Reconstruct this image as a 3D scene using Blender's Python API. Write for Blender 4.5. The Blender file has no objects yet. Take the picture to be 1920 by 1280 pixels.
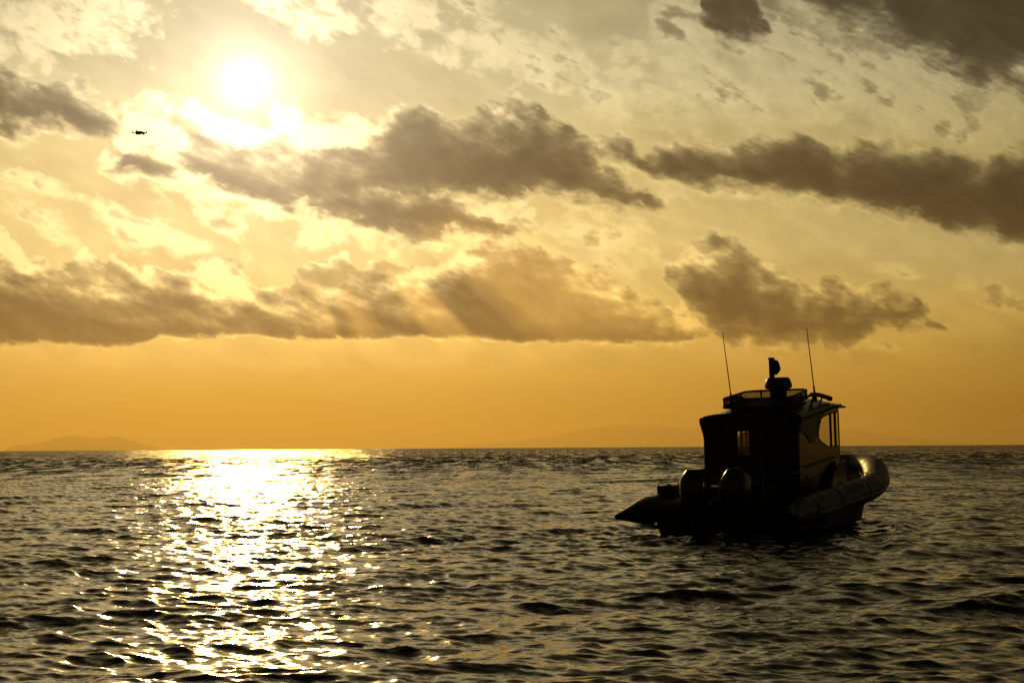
import bpy, bmesh, math, random
import numpy as np
from mathutils import Vector, Matrix
R = math.radians
SC = bpy.context.scene
COL = SC.collection

# ------------------------------------------------------------------ camera
cam_data = bpy.data.cameras.new('camera')
cam_data.lens = 60.0
cam_data.sensor_width = 36.0
cam_data.clip_start = 0.1
cam_data.clip_end = 200000.0
camera = bpy.data.objects.new('camera', cam_data)
COL.objects.link(camera)
CAM_H = 1.85
camera.matrix_world = (Matrix.Translation((0, 0, CAM_H))
                       @ Matrix.Rotation(R(90 + 3.52), 4, 'X') @ Matrix.Rotation(R(-0.36), 4, 'Z'))
SC.camera = camera

# ------------------------------------------------------------------ exposure
SC.view_settings.view_transform = 'Standard'
SC.view_settings.look = 'None'
SC.view_settings.exposure = -0.35
SC.view_settings.gamma = 1.0
SC.view_settings.use_curve_mapping = False
SC.cycles.max_bounces = 8
SC.cycles.glossy_bounces = 3
SC.cycles.transparent_max_bounces = 12
SC.cycles.volume_bounces = 0
SC.cycles.use_denoising = True

# ------------------------------------------------------------------ sun
SUN_AZ, SUN_EL = -8.93, 12.05        # degrees, azimuth clockwise from +Y
SUN_DIR = Vector((math.sin(R(SUN_AZ)) * math.cos(R(SUN_EL)),
                  math.cos(R(SUN_AZ)) * math.cos(R(SUN_EL)), math.sin(R(SUN_EL))))
sun_data = bpy.data.lights.new('sun', 'SUN')
sun_data.energy = 2.0
sun_data.angle = R(0.53)
sun_data.color = (1.0, 0.60, 0.17)
sun = bpy.data.objects.new('sun', sun_data)
COL.objects.link(sun)
sun.rotation_euler = SUN_DIR.to_track_quat('Z', 'Y').to_euler()

# ------------------------------------------------------------------ sky
world = bpy.data.worlds.new('World')
SC.world = world
world.use_nodes = True
WT = world.node_tree
WT.nodes.clear()


class S:
    """a float or colour socket of a node tree, with arithmetic"""
    tree = None

    def __init__(self, sock):
        self.s = sock

    def __add__(a, b): return m_('ADD', a, b)
    def __radd__(a, b): return m_('ADD', b, a)
    def __sub__(a, b): return m_('SUBTRACT', a, b)
    def __rsub__(a, b): return m_('SUBTRACT', b, a)
    def __mul__(a, b): return m_('MULTIPLY', a, b)
    def __rmul__(a, b): return m_('MULTIPLY', b, a)
    def __truediv__(a, b): return m_('DIVIDE', a, b)
    def __rtruediv__(a, b): return m_('DIVIDE', b, a)


def new(kind, **kw):
    n = S.tree.nodes.new(kind)
    for k, v in kw.items():
        setattr(n, k, v)
    return n


def put(sock, v):
    if isinstance(v, S):
        S.tree.links.new(v.s, sock)
    elif isinstance(v, (tuple, list)):
        sock.default_value = tuple(v) + (1,) * (len(sock.default_value) - len(v))
    else:
        sock.default_value = v


def m_(op, a, b=None, c=None):
    n = new('ShaderNodeMath', operation=op)
    put(n.inputs[0], a)
    if b is not None: put(n.inputs[1], b)
    if c is not None: put(n.inputs[2], c)
    return S(n.outputs[0])


def smooth(x, a, b, lo=0.0, hi=1.0):
    n = new('ShaderNodeMapRange', interpolation_type='SMOOTHSTEP')
    for i, v in enumerate((x, a, b, lo, hi)): put(n.inputs[i], v)
    return S(n.outputs[0])


def linear(x, a, b, lo=0.0, hi=1.0):
    n = new('ShaderNodeMapRange')
    for i, v in enumerate((x, a, b, lo, hi)): put(n.inputs[i], v)
    return S(n.outputs[0])


def vec(x, y, z=0.0):
    n = new('ShaderNodeCombineXYZ')
    for i, v in enumerate((x, y, z)): put(n.inputs[i], v)
    return S(n.outputs[0])


def vm(op, a, b=None, scale=None):
    n = new('ShaderNodeVectorMath', operation=op)
    put(n.inputs[0], a)
    if b is not None: put(n.inputs[1], b)
    if scale is not None: put(n.inputs['Scale'], scale)
    return S(n.outputs['Value'] if op == 'DOT_PRODUCT' else n.outputs[0])


def xyz(v):
    n = new('ShaderNodeSeparateXYZ')
    put(n.inputs[0], v)
    return [S(o) for o in n.outputs]


def noise(v, scale, detail=4, rough=0.55, dist=0.0, lac=2.0, color=False, dims='2D'):
    n = new('ShaderNodeTexNoise', noise_dimensions=dims)
    put(n.inputs['Vector'], v)
    put(n.inputs['Scale'], scale)
    n.inputs['Detail'].default_value = detail
    n.inputs['Roughness'].default_value = rough
    n.inputs['Lacunarity'].default_value = lac
    n.inputs['Distortion'].default_value = dist
    return S(n.outputs['Color' if color else 0])


def mix(f, a, b, mode='MIX'):
    n = new('ShaderNodeMix', data_type='RGBA', blend_type=mode, clamp_factor=True)
    put(n.inputs[0], f)
    put(n.inputs[6], a)
    put(n.inputs[7], b)
    return S(n.outputs[2])


def ramp(x, stops, interp='EASE'):
    n = new('ShaderNodeValToRGB')
    cr = n.color_ramp
    cr.interpolation = interp
    while len(cr.elements) < len(stops): cr.elements.new(0.5)
    for e, (p, c) in zip(cr.elements, stops):
        e.position = p
        e.color = tuple(c) + (1,)
    put(n.inputs[0], x)
    return S(n.outputs[0])


def curve(x, pts, span=48.0):
    """height over azimuth, in degrees, as a float curve"""
    n = new('ShaderNodeFloatCurve')
    c = n.mapping.curves[0]
    n.mapping.use_clip = False
    n.mapping.extend = 'HORIZONTAL'
    pts = sorted(((u + span / 2) / span, v) for u, v in pts)
    while len(c.points) < len(pts): c.points.new(0.5, 0.5)
    for p, q in zip(c.points, pts):
        p.location = q
        p.handle_type = 'AUTO_CLAMPED'
    n.mapping.update()
    put(n.inputs['Value'], x)
    return S(n.outputs[0])


def lin(r, g, b):
    return tuple(((c / 255 + 0.055) / 1.055) ** 2.4 if c > 10 else c / 255 / 12.92 for c in (r, g, b))


S.tree = WT
direction = S(new('ShaderNodeTexCoord').outputs['Generated'])
dx, dy, dz = xyz(direction)
az = m_('ARCTAN2', dx, dy) * (180 / math.pi)
el = m_('ARCSINE', dz) * (180 / math.pi)
gam = m_('ARCCOSINE', m_('MINIMUM', vm('DOT_PRODUCT', direction, tuple(SUN_DIR)), 0.9999999)) * (180 / math.pi)

nishita = new('ShaderNodeTexSky', sky_type='NISHITA', sun_disc=False, sun_elevation=R(SUN_EL),
              sun_rotation=R(SUN_AZ), dust_density=4.0)
aureole = vm('SCALE', S(nishita.outputs[0]), scale=0.0034)

# clear air: colour by height above the horizon, fading away from the sun
fade = m_('EXPONENT', m_('POWER', gam / 32.0, 2.0) * -1.0) * 0.96 + 0.04
air = ramp(linear(el, -2, 40), [
    (0.00, (0.50, 0.24, 0.014)), (0.06, (0.56, 0.28, 0.02)), (0.105, (0.76, 0.42, 0.055)), (0.143, (0.86, 0.56, 0.11)),
    (0.20, lin(224, 200, 122)), (0.27, lin(205, 185, 114)), (0.335, lin(182, 175, 128)),
    (0.39, lin(152, 150, 112)), (0.52, lin(110, 100, 54)), (1.0, lin(42, 42, 30))], 'LINEAR')
base = mix(1.0, vm('SCALE', air, scale=fade), aureole, 'ADD')

# noise fields in degrees; the streets of cloud lean down to the right
P = vec(az * 0.94 + el * -0.34, az * 0.34 + el * 0.94)
Ps = vm('MULTIPLY', P, (0.46, 1.0, 1.0))
warp = noise(Ps, 0.55, 4, 0.55, color=True)
wx, wy, wz = xyz(warp)
u = m_('MULTIPLY_ADD', wx, 1.5, az - 0.75)
v = m_('MULTIPLY_ADD', wy, 0.85, el - 0.425)
uv = vec(u, v)
fb = noise(Ps, 1.7, 9, 0.58) - 0.5
# thinner towards the sun means lit: compare with the cloud a little nearer the sun
to_sun = vm('NORMALIZE', vec(az * -1.0 + SUN_AZ, el * -1.0 + SUN_EL))
sx_, sy_, sz_ = xyz(to_sun)
shift = vm('MULTIPLY', vec(sx_ * 0.94 + sy_ * -0.34, sx_ * 0.34 + sy_ * 0.94), (0.46 * 0.20, 0.20, 0))
relief = fb - (noise(vm('ADD', Ps, shift), 1.7, 5, 0.60) - 0.5)
big = noise(Ps, 0.42, 3, 0.5) - 0.5
vor = new('ShaderNodeTexVoronoi', voronoi_dimensions='2D', feature='F1')
put(vor.inputs['Vector'], vm('ADD', vm('MULTIPLY', P, (0.75, 1.0, 1.0)), vm('SCALE', warp, scale=1.2)))
vor.inputs['Scale'].default_value = 1.6
vor.inputs['Detail'].default_value = 2.0
vor.inputs['Roughness'].default_value = 0.55
puff = 0.56 - S(vor.outputs['Distance'])
lump = noise(Ps, 0.85, 5, 0.55) - 0.5
lump_lit = lump - (noise(vm('ADD', Ps, vm('SCALE', shift, scale=2.2)), 0.85, 3, 0.55) - 0.5)
shade_n = m_('MULTIPLY_ADD', fb, 0.22, m_('MULTIPLY_ADD', lump, 1.0, big * 1.0)) + m_('MULTIPLY_ADD', relief, 0.35, lump_lit * 1.5)
edge_n = m_('MULTIPLY_ADD', fb, 1.0, m_('MULTIPLY_ADD', lump, 0.6, puff * 0.6))
deep = m_('MULTIPLY_ADD', lump, 0.22, lump_lit * -0.35)
un = linear(u, -24, 24)

near = m_('EXPONENT', gam * -0.30)                 # close round the sun
mid = m_('EXPONENT', gam * -0.11)
veil = m_('MULTIPLY_ADD', near, 0.40, mid * 0.07) + deep * 0.5
lining = mix(1.0, vm('SCALE', base, scale=m_('MULTIPLY_ADD', relief, -0.9, 1.22)),
             vm('SCALE', (1.0, 0.77, 0.46), scale=m_('MULTIPLY_ADD', near, 2.0, m_('MULTIPLY_ADD', mid, 0.22, 0.0))), 'ADD')
dark = vm('SCALE', lin(38, 50, 48), scale=m_('MULTIPLY_ADD', fade, 0.9, 0.1))


def lay(col, e, t, opac, air_amount):
    """one layer of cloud over the sky: e edge distance, t thickness"""
    a = smooth(e, -0.75, 0.35, 0.0, opac)
    lit = m_('EXPONENT', m_('MAXIMUM', t, 0.0) * -2.4)
    return mix(a, col, mix(lit, mix(veil + air_amount, dark, base), lining))


def bank(top, bot, Dt=1.0, Db=0.5, old=None, flat=False):
    """inside a bank between its upper and lower outline (degrees): distance to the edge, and depth
    in the cloud counted from the top and from the bottom"""
    top, bot = sorted(top), sorted(bot)                # beyond both ends the outlines part, so that nothing is left
    a, b = top[0], top[-1]
    top = [(a[0] - 0.5, a[1] - 1.6)] + top + [(b[0] + 0.5, b[1] - 1.6)]
    a, b = bot[0], bot[-1]
    bot = [(a[0] - 0.5, a[1] + 1.6)] + bot + [(b[0] + 0.5, b[1] + 1.6)]
    dt = curve(un, top) - v
    db = (m_('MULTIPLY_ADD', v, 0.25, el * 0.75) if flat else v) - curve(un, bot)
    d = m_('MINIMUM', dt, db * 1.6 if flat else db * 0.7)
    t = m_('MINIMUM', dt / Dt, db / Db)
    return (d, t) if old is None else (m_('MAXIMUM', old[0], d), m_('MAXIMUM', old[1], t))


def tuft(c, rx, ry, ang, old=None):
    """distance inside a small torn cloud round one point of the sky"""
    n = new('ShaderNodeMapping', vector_type='TEXTURE')
    put(n.inputs[0], uv)
    n.inputs[1].default_value = (c[0], c[1], 0)
    n.inputs[2].default_value = (0, 0, R(ang))
    n.inputs[3].default_value = (rx, ry, 1)
    ln = new('ShaderNodeVectorMath', operation='LENGTH')
    put(ln.inputs[0], S(n.outputs[0]))
    d = S(ln.outputs['Value'])
    return d if old is None else m_('MINIMUM', old, d)


def layer(col, dt, A, w, B, lean, opac, air_amount):
    """A raggedness and w softness of the edge (degrees), B unevenness of the shading"""
    d, t = dt
    e = m_('MULTIPLY_ADD', edge_n, A, d) / w
    t = m_('MULTIPLY_ADD', shade_n, B, t) - lean
    return lay(col, e, t, opac, air_amount)


# ---- the clear strip over the horizon
clear = mix(1.0, base, vm('SCALE', base, scale=m_('MULTIPLY_ADD', noise(vm('MULTIPLY', vec(az, el), (0.10, 0.9, 1)), 1.0, 4, 0.55), 0.22, -0.11)), 'ADD')
wisp = mix(1.0, base, vm('SCALE', base, scale=m_('MULTIPLY_ADD', big, 0.40, m_('MULTIPLY_ADD', lump, 0.22, fb * 0.16))), 'ADD')

# ---- clouds outside the picture go on as broken banks like those in it
plane = vm('SCALE', vec(dx, dy), scale=1.0 / (dz + 0.10))
ge = m_('MULTIPLY_ADD', noise(plane, 1.15, 6, 0.58), 9.0, -4.4)
sky_out = lay(base, ge, ge - 0.4, 0.95, 0.25)

# ---- the banks in the picture
# yellow cloud, upper right
d = bank([(4.68,13.72),(5.15,15.43),(6.07,16.76),(9.84,17.59),(20.01,16.76),(23.12,15.14)],
         [(4.68,13.69),(5.12,13.16),(6.01,12.47),(7.98,12.50),(9.74,11.82),(11.46,10.63),(13.18,9.91),(15.21,9.50),(17.54,9.72),(19.86,11.40),(23.12,15.11)], 2.2, 1.6)
d = bank([(2.40,11.64),(4.03,12.17),(6.19,12.12),(8.86,12.20),(11.49,11.92),(13.20,11.15)], [(2.40,11.61),(4.38,11.20),(7.07,11.22),(9.72,10.92),(12.33,10.50),(13.20,11.11)], 1.6, 1.6, d)
sky = layer(wisp, d, 1.2, 1.1, 1.6, 0.75, 0.9, 0.30)
# bright bank under the sun
d = bank([(-13.61,9.58),(-13.19,10.45),(-12.76,11.07),(-11.90,11.49),(-11.29,11.34),(-10.68,11.43),(-9.98,11.03),(-9.10,10.66),(-8.21,10.90),(-7.59,11.30),(-6.88,11.10),(-5.72,10.72),(-4.28,10.82),(-2.85,9.59)],
         [(-13.61,9.54),(-12.74,8.91),(-11.19,8.46),(-9.26,7.98),(-7.85,7.79),(-6.43,7.18),(-4.83,6.83),(-3.58,6.66),(-1.78,6.57),(0.02,6.92),(0.74,7.27)], 5.0, 5.0)
sky = layer(sky, d, 0.8, 0.60, 1.3, 0.35, 0.92, 0.35)
# dark cores and the long bank, right
d = bank([(6.22,14.19),(6.41,15.22),(7.31,15.69),(8.38,15.14),(8.71,13.59)], [(6.22,14.16),(6.74,13.49),(7.45,13.03),(8.16,13.06),(8.70,13.55)], 0.6, 0.5)
d = bank([(9.09,15.11),(9.82,16.59),(13.33,17.36),(20.01,16.76),(23.12,14.99)],
         [(9.08,15.07),(9.78,14.16),(10.82,13.63),(11.87,13.47),(12.72,12.92),(13.57,12.32),(14.75,11.83),(15.76,11.43),(16.59,11.50),(17.58,11.31),(19.88,12.22),(23.12,14.95)], 1.2, 0.8, d)
sky = layer(sky, d, 1.1, 1.3, 1.3, 0.0, 0.97, 0.03)
d = bank([(2.12,10.24),(2.93,10.30),(4.19,10.13),(4.90,9.80),(5.54,10.18),(6.34,10.23),(7.32,10.08),(8.39,10.24),(9.45,10.31),(10.32,10.03),(11.10,9.62),(11.88,9.90),(13.17,9.77),(14.28,9.65),(15.12,9.44),(15.57,9.25),(16.13,9.46),(17.04,9.54),(19.01,9.63),(22.13,8.10)],
         [(2.12,10.20),(3.11,9.55),(4.36,9.11),(5.43,8.77),(6.85,8.45),(8.27,8.28),(9.32,8.21),(10.37,7.90),(11.41,7.69),(12.78,7.37),(14.14,6.97),(15.64,6.57),(16.96,6.31),(18.92,6.09),(22.13,8.06)], 0.75, 0.42)
sky = layer(sky, d, 0.55, 0.45, 0.8, -0.15, 1.0, 0.0)
# left border, knob, long middle bank with its tongue
d = bank([(-21.67,11.51),(-19.30,12.67),(-17.50,12.58),(-16.50,12.14),(-15.83,11.77),(-14.99,11.91),(-14.31,11.81),(-13.71,11.53),(-13.19,11.14),(-12.59,10.61)],
         [(-21.64,10.04),(-18.45,9.95),(-16.81,10.13),(-15.81,10.24),(-14.80,10.39),(-13.95,10.29),(-13.18,10.31),(-12.59,10.57)], 0.8, 0.5)
d = bank([(-2.03,10.47),(-1.31,11.04),(-0.49,11.46),(0.50,11.59),(1.31,11.16),(2.03,10.63),(2.84,9.70)], [(-2.03,10.44),(-1.04,9.59),(0.76,9.23),(2.84,9.66)], 1.5, 0.8, d)
d = bank([(-11.37,9.47),(-10.24,10.12),(-9.27,10.08),(-8.03,9.82),(-7.15,9.77),(-6.44,10.13),(-5.63,10.00),(-4.82,10.32),(-3.92,10.93),(-3.02,11.28),(-2.12,11.04),(-1.04,10.79),(0.05,10.79),(1.31,10.60),(2.30,10.25),(2.75,9.80),(3.55,9.23),(4.26,8.72),(5.15,7.96)],
         [(-11.37,9.44),(-9.97,8.63),(-8.56,8.34),(-7.14,8.01),(-6.08,7.84),(-5.01,8.17),(-3.57,8.38),(-1.95,8.46),(-0.51,8.42),(0.75,8.34),(2.19,8.18),(3.45,7.99),(4.34,7.83),(5.15,7.92)], 0.9, 0.5, d)
d = bank([(-7.68,7.93),(-6.08,8.48),(-5.01,8.80),(-3.93,8.60),(-3.03,8.60),(-2.22,8.67),(-1.68,8.46),(-1.23,7.99),(-0.43,7.53),(0.47,7.09)],
         [(-7.68,7.89),(-6.08,7.48),(-5.01,7.14),(-3.93,6.78),(-2.86,6.71),(-1.78,6.93),(-0.88,6.99),(0.47,7.06)], 0.6, 0.55, d)
d = bank([(-13.52,9.03),(-12.84,9.70),(-12.58,9.99),(-11.89,9.73),(-11.02,9.58),(-10.06,9.19)], [(-13.52,8.99),(-12.23,8.86),(-11.19,8.81),(-10.06,9.15)], 0.6, 0.5, d)
sky = layer(sky, d, 0.62, 0.40, 1.0, -0.24, 0.99, 0.0)
# torn tufts
d = None
for c, rx, ry, an in (
        ([(-14.84,13.77)], 2.3, 0.95, 14), ([(-14.66,13.08)], 1.9, 0.36, -4), ([(-6.89,14.68)], 1.6, 0.85, -12), ([(-3.56,14.57)], 1.0, 0.9, -40), ([(-1.56,14.80)], 0.9, 0.3, -5),
        ([(0.42,13.01)], 2.4, 0.80, -16), ([(4.22,13.07)], 1.0, 0.36, -10), ([(-12.56,7.27)], 1.4, 0.50, -28), ([(-9.87,7.32)], 1.0, 0.40, -48),
        ([(-11.70,6.88)], 1.6, 0.32, -10), ([(-15.79,8.61)], 1.2, 0.36, -20), ([(-15.41,7.32)], 0.9, 0.28, -30), ([(-6.79,6.91)], 0.7, 0.26, -20),
        ([(-8.12,7.75)], 0.6, 0.2, -20), ([(3.04,6.89)], 1.5, 0.66, -14), ([(12.92,5.65)], 0.9, 0.2, -14), ([(15.93,4.75)], 1.5, 0.3, -18),
        ([(12.56,3.22)], 0.5, 0.2, -5)):
    d = tuft(c[0], rx, ry, an, d)
d = (1.0 - d) * 0.42
sky = layer(sky, (d, d / 0.8), 0.66, 0.42, 1.2, 0.45, 0.85, 0.4)
# lit cloud tops over the flat low bank
d = bank([(-23.13,6.67),(-19.22,7.50),(-16.78,7.33),(-16.11,6.66),(-15.26,6.12),(-14.60,6.48),(-14.01,6.59),(-13.49,6.19),(-12.73,6.38),(-12.12,6.00),(-11.17,6.12),(-9.96,6.17),(-9.08,5.74),(-7.67,5.52),(-6.96,5.97),(-5.90,6.39),(-5.28,6.07),(-4.56,6.28),(-3.85,6.07),(-2.86,6.29),(-1.60,6.57),(0.02,6.56),(1.81,4.94)],
         [(-23.07,3.38),(-16.73,3.47),(-11.68,3.63),(-6.43,3.64),(-1.08,3.60),(1.80,4.90)], 1.5, 1.0, None, True)
sky = layer(sky, d, 0.85, 0.26, 1.8, 0.15, 0.90, 0.30)
# the flat low bank and the cloud behind the boat
d = bank([(-23.12,6.51),(-19.21,6.49),(-16.76,6.18),(-15.43,6.01),(-14.25,5.72),(-12.89,5.43),(-11.69,5.66),(-10.30,5.29),(-8.73,5.09),(-7.14,5.03),(-5.72,5.43),(-4.56,5.79),(-3.22,5.89),(-1.78,6.35),(-0.97,6.67),(-0.12,6.88),(0.83,6.59),(1.85,6.22),(2.75,5.89),(3.64,5.38),(4.40,5.02),(5.29,4.72),(6.09,4.39),(6.97,3.77)],
         [(-23.07,3.38),(-18.36,3.32),(-16.73,3.35),(-14.23,3.36),(-11.85,3.43),(-11.59,3.66),(-9.95,3.65),(-6.43,3.61),(-2.87,3.62),(-1.08,3.60),(0.72,3.48),(3.40,3.40),(5.19,3.44),(6.08,3.52),(6.97,3.73)], 1.3, 0.14, None, True)
d = bank([(5.03,5.61),(5.43,6.25),(6.22,6.73),(7.01,6.82),(7.75,6.52),(8.45,6.05),(9.14,5.79),(10.01,5.27),(10.85,5.43),(11.40,5.14),(12.09,5.33),(12.94,4.99),(13.71,4.41),(14.32,3.81)],
         [(5.03,5.58),(5.65,4.82),(6.08,4.10),(6.79,3.60),(7.84,3.23),(9.59,3.06),(10.98,3.00),(11.76,3.37),(12.20,3.75),(13.05,3.87),(14.32,3.77)], 1.3, 0.7, d)
sky = layer(sky, d, 0.62, 0.30, 1.0, -0.16, 0.98, 0.0)

# shafts of light under the broken cloud, spreading from the sun
ang = m_('ARCTAN2', az - SUN_AZ, SUN_EL - el)
shaft = smooth(noise(vec(ang * 7.5, 0.3), 1.0, 2, 0.5), 0.38, 0.66)
shaft = shaft * smooth(el, 2.7, 4.4) * smooth(el, 9.0, 5.5) * smooth(gam, 6.0, 9.0) * smooth(gam, 20.0, 12.0) * smooth(ang, -0.1, 0.5)
sky = mix(1.0, sky, vm('SCALE', lin(236, 178, 84), scale=shaft * 0.54), 'ADD')

# the sun itself
disc = m_('MULTIPLY_ADD', m_('EXPONENT', m_('POWER', gam / 0.36, 2.0) * -1.0), 8.0, m_('EXPONENT', gam * -1.5) * 1.9 + m_('EXPONENT', gam * -0.30) * 0.6)
sky = mix(1.0, sky, vm('SCALE', (1.0, 0.86, 0.68), scale=disc), 'ADD')


def background(col):
    n = new('ShaderNodeBackground')
    put(n.inputs[0], col)
    n.inputs[1].default_value = 1.25
    return n.outputs[0]


def choose(f, a, b):
    n = new('ShaderNodeMixShader')
    put(n.inputs[0], f)
    WT.links.new(a, n.inputs[1])
    WT.links.new(b, n.inputs[2])
    return n.outputs[0]


outside = m_('MAXIMUM', smooth(m_('ABSOLUTE', az), 17.2, 20.5), smooth(el, 14.6, 17.5))
clouds = choose(outside, background(sky), background(sky_out))
out = choose(smooth(el, 2.3, 2.9), background(clear), clouds)
WT.links.new(out, new('ShaderNodeOutputWorld').inputs[0])
world.cycles.sampling_method = 'NONE'

# ------------------------------------------------------------------ helpers
def add(name, me, mat=None, parent=None, label=None, cat=None, kind=None, group=None, smooth_deg=None):
    o = bpy.data.objects.new(name, me)
    COL.objects.link(o)
    if mat: me.materials.append(mat)
    if parent: o.parent = parent
    for k, val in (('label', label), ('category', cat), ('kind', kind), ('group', group)):
        if val: o[k] = val
    if smooth_deg is not None:
        for p in me.polygons: p.use_smooth = True
        if smooth_deg < 180: me.set_sharp_from_angle(angle=R(smooth_deg))
    return o


def mesh(name, verts, faces):
    me = bpy.data.meshes.new(name)
    me.from_pydata([tuple(p) for p in verts], [], faces)
    me.update()
    return me


def material(name):
    m = bpy.data.materials.new(name)
    m.use_nodes = True
    S.tree = m.node_tree
    return m, m.node_tree.nodes['Principled BSDF']


# ------------------------------------------------------------------ sea
EARTH = 6371000.0


def wave_tile(L, N, lmin, lmax, slope, heading, spread, seed):
    """one periodic patch of wind sea: height and crest-sharpening shifts"""
    rng = np.random.default_rng(seed)
    k1 = 2 * np.pi * np.fft.fftfreq(N, L / N)
    kx, ky = np.meshgrid(k1, k1, indexing='ij')
    k = np.hypot(kx, ky)
    k[0, 0] = 1e-6
    c = (kx * math.sin(heading) + ky * math.cos(heading)) / k
    amp = k ** -2.0 * np.abs(c) ** spread * np.where(c > 0, 1.0, 0.35)
    amp *= (k < 2 * np.pi / lmin) * (k > 2 * np.pi / lmax)
    spec = amp * (rng.normal(size=k.shape) + 1j * rng.normal(size=k.shape))
    h = np.fft.ifft2(spec).real
    sx = np.fft.ifft2(1j * kx * spec).real
    sy = np.fft.ifft2(1j * ky * spec).real
    f = slope / math.sqrt((sx ** 2 + sy ** 2).mean())
    hx = np.fft.ifft2(1j * kx / k * spec).real
    hy = np.fft.ifft2(1j * ky / k * spec).real
    return L, N, np.stack([hx * 1.35, hy * 1.35, h], -1) * f


def sample(tile, x, y):
    L, N, a = tile
    fx, fy = (x / L % 1) * N, (y / L % 1) * N
    i, j = fx.astype(np.int64) % N, fy.astype(np.int64) % N
    tx, ty = (fx - np.floor(fx))[..., None], (fy - np.floor(fy))[..., None]
    i1, j1 = (i + 1) % N, (j + 1) % N
    return (a[i, j] * (1 - tx) * (1 - ty) + a[i1, j] * tx * (1 - ty) + a[i, j1] * (1 - tx) * ty + a[i1, j1] * tx * ty)


def fade_np(x, a, b):
    t = np.clip((x - a) / (b - a), 0, 1)
    return 1 - t * t * (3 - 2 * t)


SWELL = wave_tile(173.0, 512, 3.5, 14.0, 0.034, R(12), 2.0, 3)
CHOP = wave_tile(83.0, 1024, 0.8, 3.2, 0.080, R(-8), 1.4, 5)
RIPPLE = wave_tile(23.0, 1024, 0.12, 0.8, 0.178, R(6), 1.0, 8)
BOAT_AT = Vector((4.38, 35.3, 0.0))
BOAT_HEAD = 27.0


def sea_surface(x, y):
    r = np.hypot(x, y)
    d = sample(SWELL, x, y) * fade_np(r, 900, 2600)[..., None]
    d = d + sample(CHOP, x * 0.97 + y * 0.24, y * 0.97 - x * 0.24) * fade_np(r, 200, 480)[..., None]
    d = d + sample(RIPPLE, x * 0.92 - y * 0.39, y * 0.92 + x * 0.39) * fade_np(r, 60, 150)[..., None]
    # water stirred up round and behind the boat
    hd = R(BOAT_HEAD)
    bx = (x - BOAT_AT.x) * math.sin(hd) + (y - BOAT_AT.y) * math.cos(hd)
    by = -(x - BOAT_AT.x) * math.cos(hd) + (y - BOAT_AT.y) * math.sin(hd)
    stir = np.exp(-((bx + 1.5) / 4.5) ** 2 - (by / 3.2) ** 2)
    side = np.exp(-((np.abs(by) - 2.3 - 0.16 * (6.5 - bx)) / 0.9) ** 2) * (1 - fade_np(bx, -9, -2)) * fade_np(bx, 5.0, 7.5)
    d = d + sample(RIPPLE, x * 1.1 + 3.1, y * 1.1 + 1.7) * (stir * 1.3 + side * 0.5)[..., None]
    d[..., 2] += side * 0.055 * np.sin((np.abs(by) - 0.30 * (6.5 - bx)) * 4.6)
    d[..., 2] += stir * 0.035 * np.sin(bx * 3.4 + 0.6 * np.sin(by * 1.7))
    return d


def sea_mesh():
    azs = np.radians(np.linspace(-24, 24, 801))
    r1 = 9.0 * np.exp(np.arange(0, 1130) * 0.0033)
    r2 = r1[-1] * np.exp(np.arange(1, 268) * 0.02)
    rr = np.concatenate([r1, r2])
    rg, ag = np.meshgrid(rr, azs, indexing='ij')
    x, y = rg * np.sin(ag), rg * np.cos(ag)
    d = sea_surface(x, y)
    rim = (fade_np(np.abs(np.degrees(ag)), 21, 24) * (1 - fade_np(rg, 9.0, 11.0)))[..., None]
    pos = np.stack([x, y, -rg ** 2 / (2 * EARTH)], -1) + d * rim
    nr, na = rg.shape
    idx = np.arange(nr * na).reshape(nr, na)
    quads = np.stack([idx[:-1, :-1], idx[:-1, 1:], idx[1:, 1:], idx[1:, :-1]], -1).reshape(-1, 4)
    # the rest of the round horizon, and the water under the viewer
    az2 = np.radians(np.linspace(24, 336, 105))
    rr2 = np.concatenate([[9.0], 9.0 * np.exp(np.arange(1, 62) * math.log(rr[-1] / 9.0) / 61)])
    rg2, ag2 = np.meshgrid(rr2, az2, indexing='ij')
    pos2 = np.stack([rg2 * np.sin(ag2), rg2 * np.cos(ag2), -rg2 ** 2 / (2 * EARTH)], -1)
    idx2 = np.arange(rg2.size).reshape(rg2.shape) + idx.size
    quads2 = np.stack([idx2[:-1, :-1], idx2[:-1, 1:], idx2[1:, 1:], idx2[1:, :-1]], -1).reshape(-1, 4)
    disc_n = idx.size + rg2.size
    ring = np.concatenate([idx[0, :], idx2[0, 1:-1]])
    tris = np.stack([np.full(len(ring), disc_n), np.roll(ring, -1), ring], -1)[:, ::-1]
    verts = np.concatenate([pos.reshape(-1, 3), pos2.reshape(-1, 3), [[0, 0, 0]]])
    me = bpy.data.meshes.new('sea')
    nq = len(quads) + len(quads2)
    me.vertices.add(len(verts))
    me.vertices.foreach_set('co', verts.astype(np.float32).ravel())
    loops = np.concatenate([quads[:, ::-1].ravel(), quads2[:, ::-1].ravel(), tris[:, ::-1].ravel()])
    me.loops.add(len(loops))
    me.loops.foreach_set('vertex_index', loops.astype(np.int32))
    starts = np.concatenate([np.arange(nq) * 4, nq * 4 + np.arange(len(tris)) * 3])
    me.polygons.add(len(starts))
    me.polygons.foreach_set('loop_start', starts.astype(np.int32))
    me.polygons.foreach_set('use_smooth', np.ones(len(starts), dtype=bool))
    me.update(calc_edges=True)
    me.validate()
    return me


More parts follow.
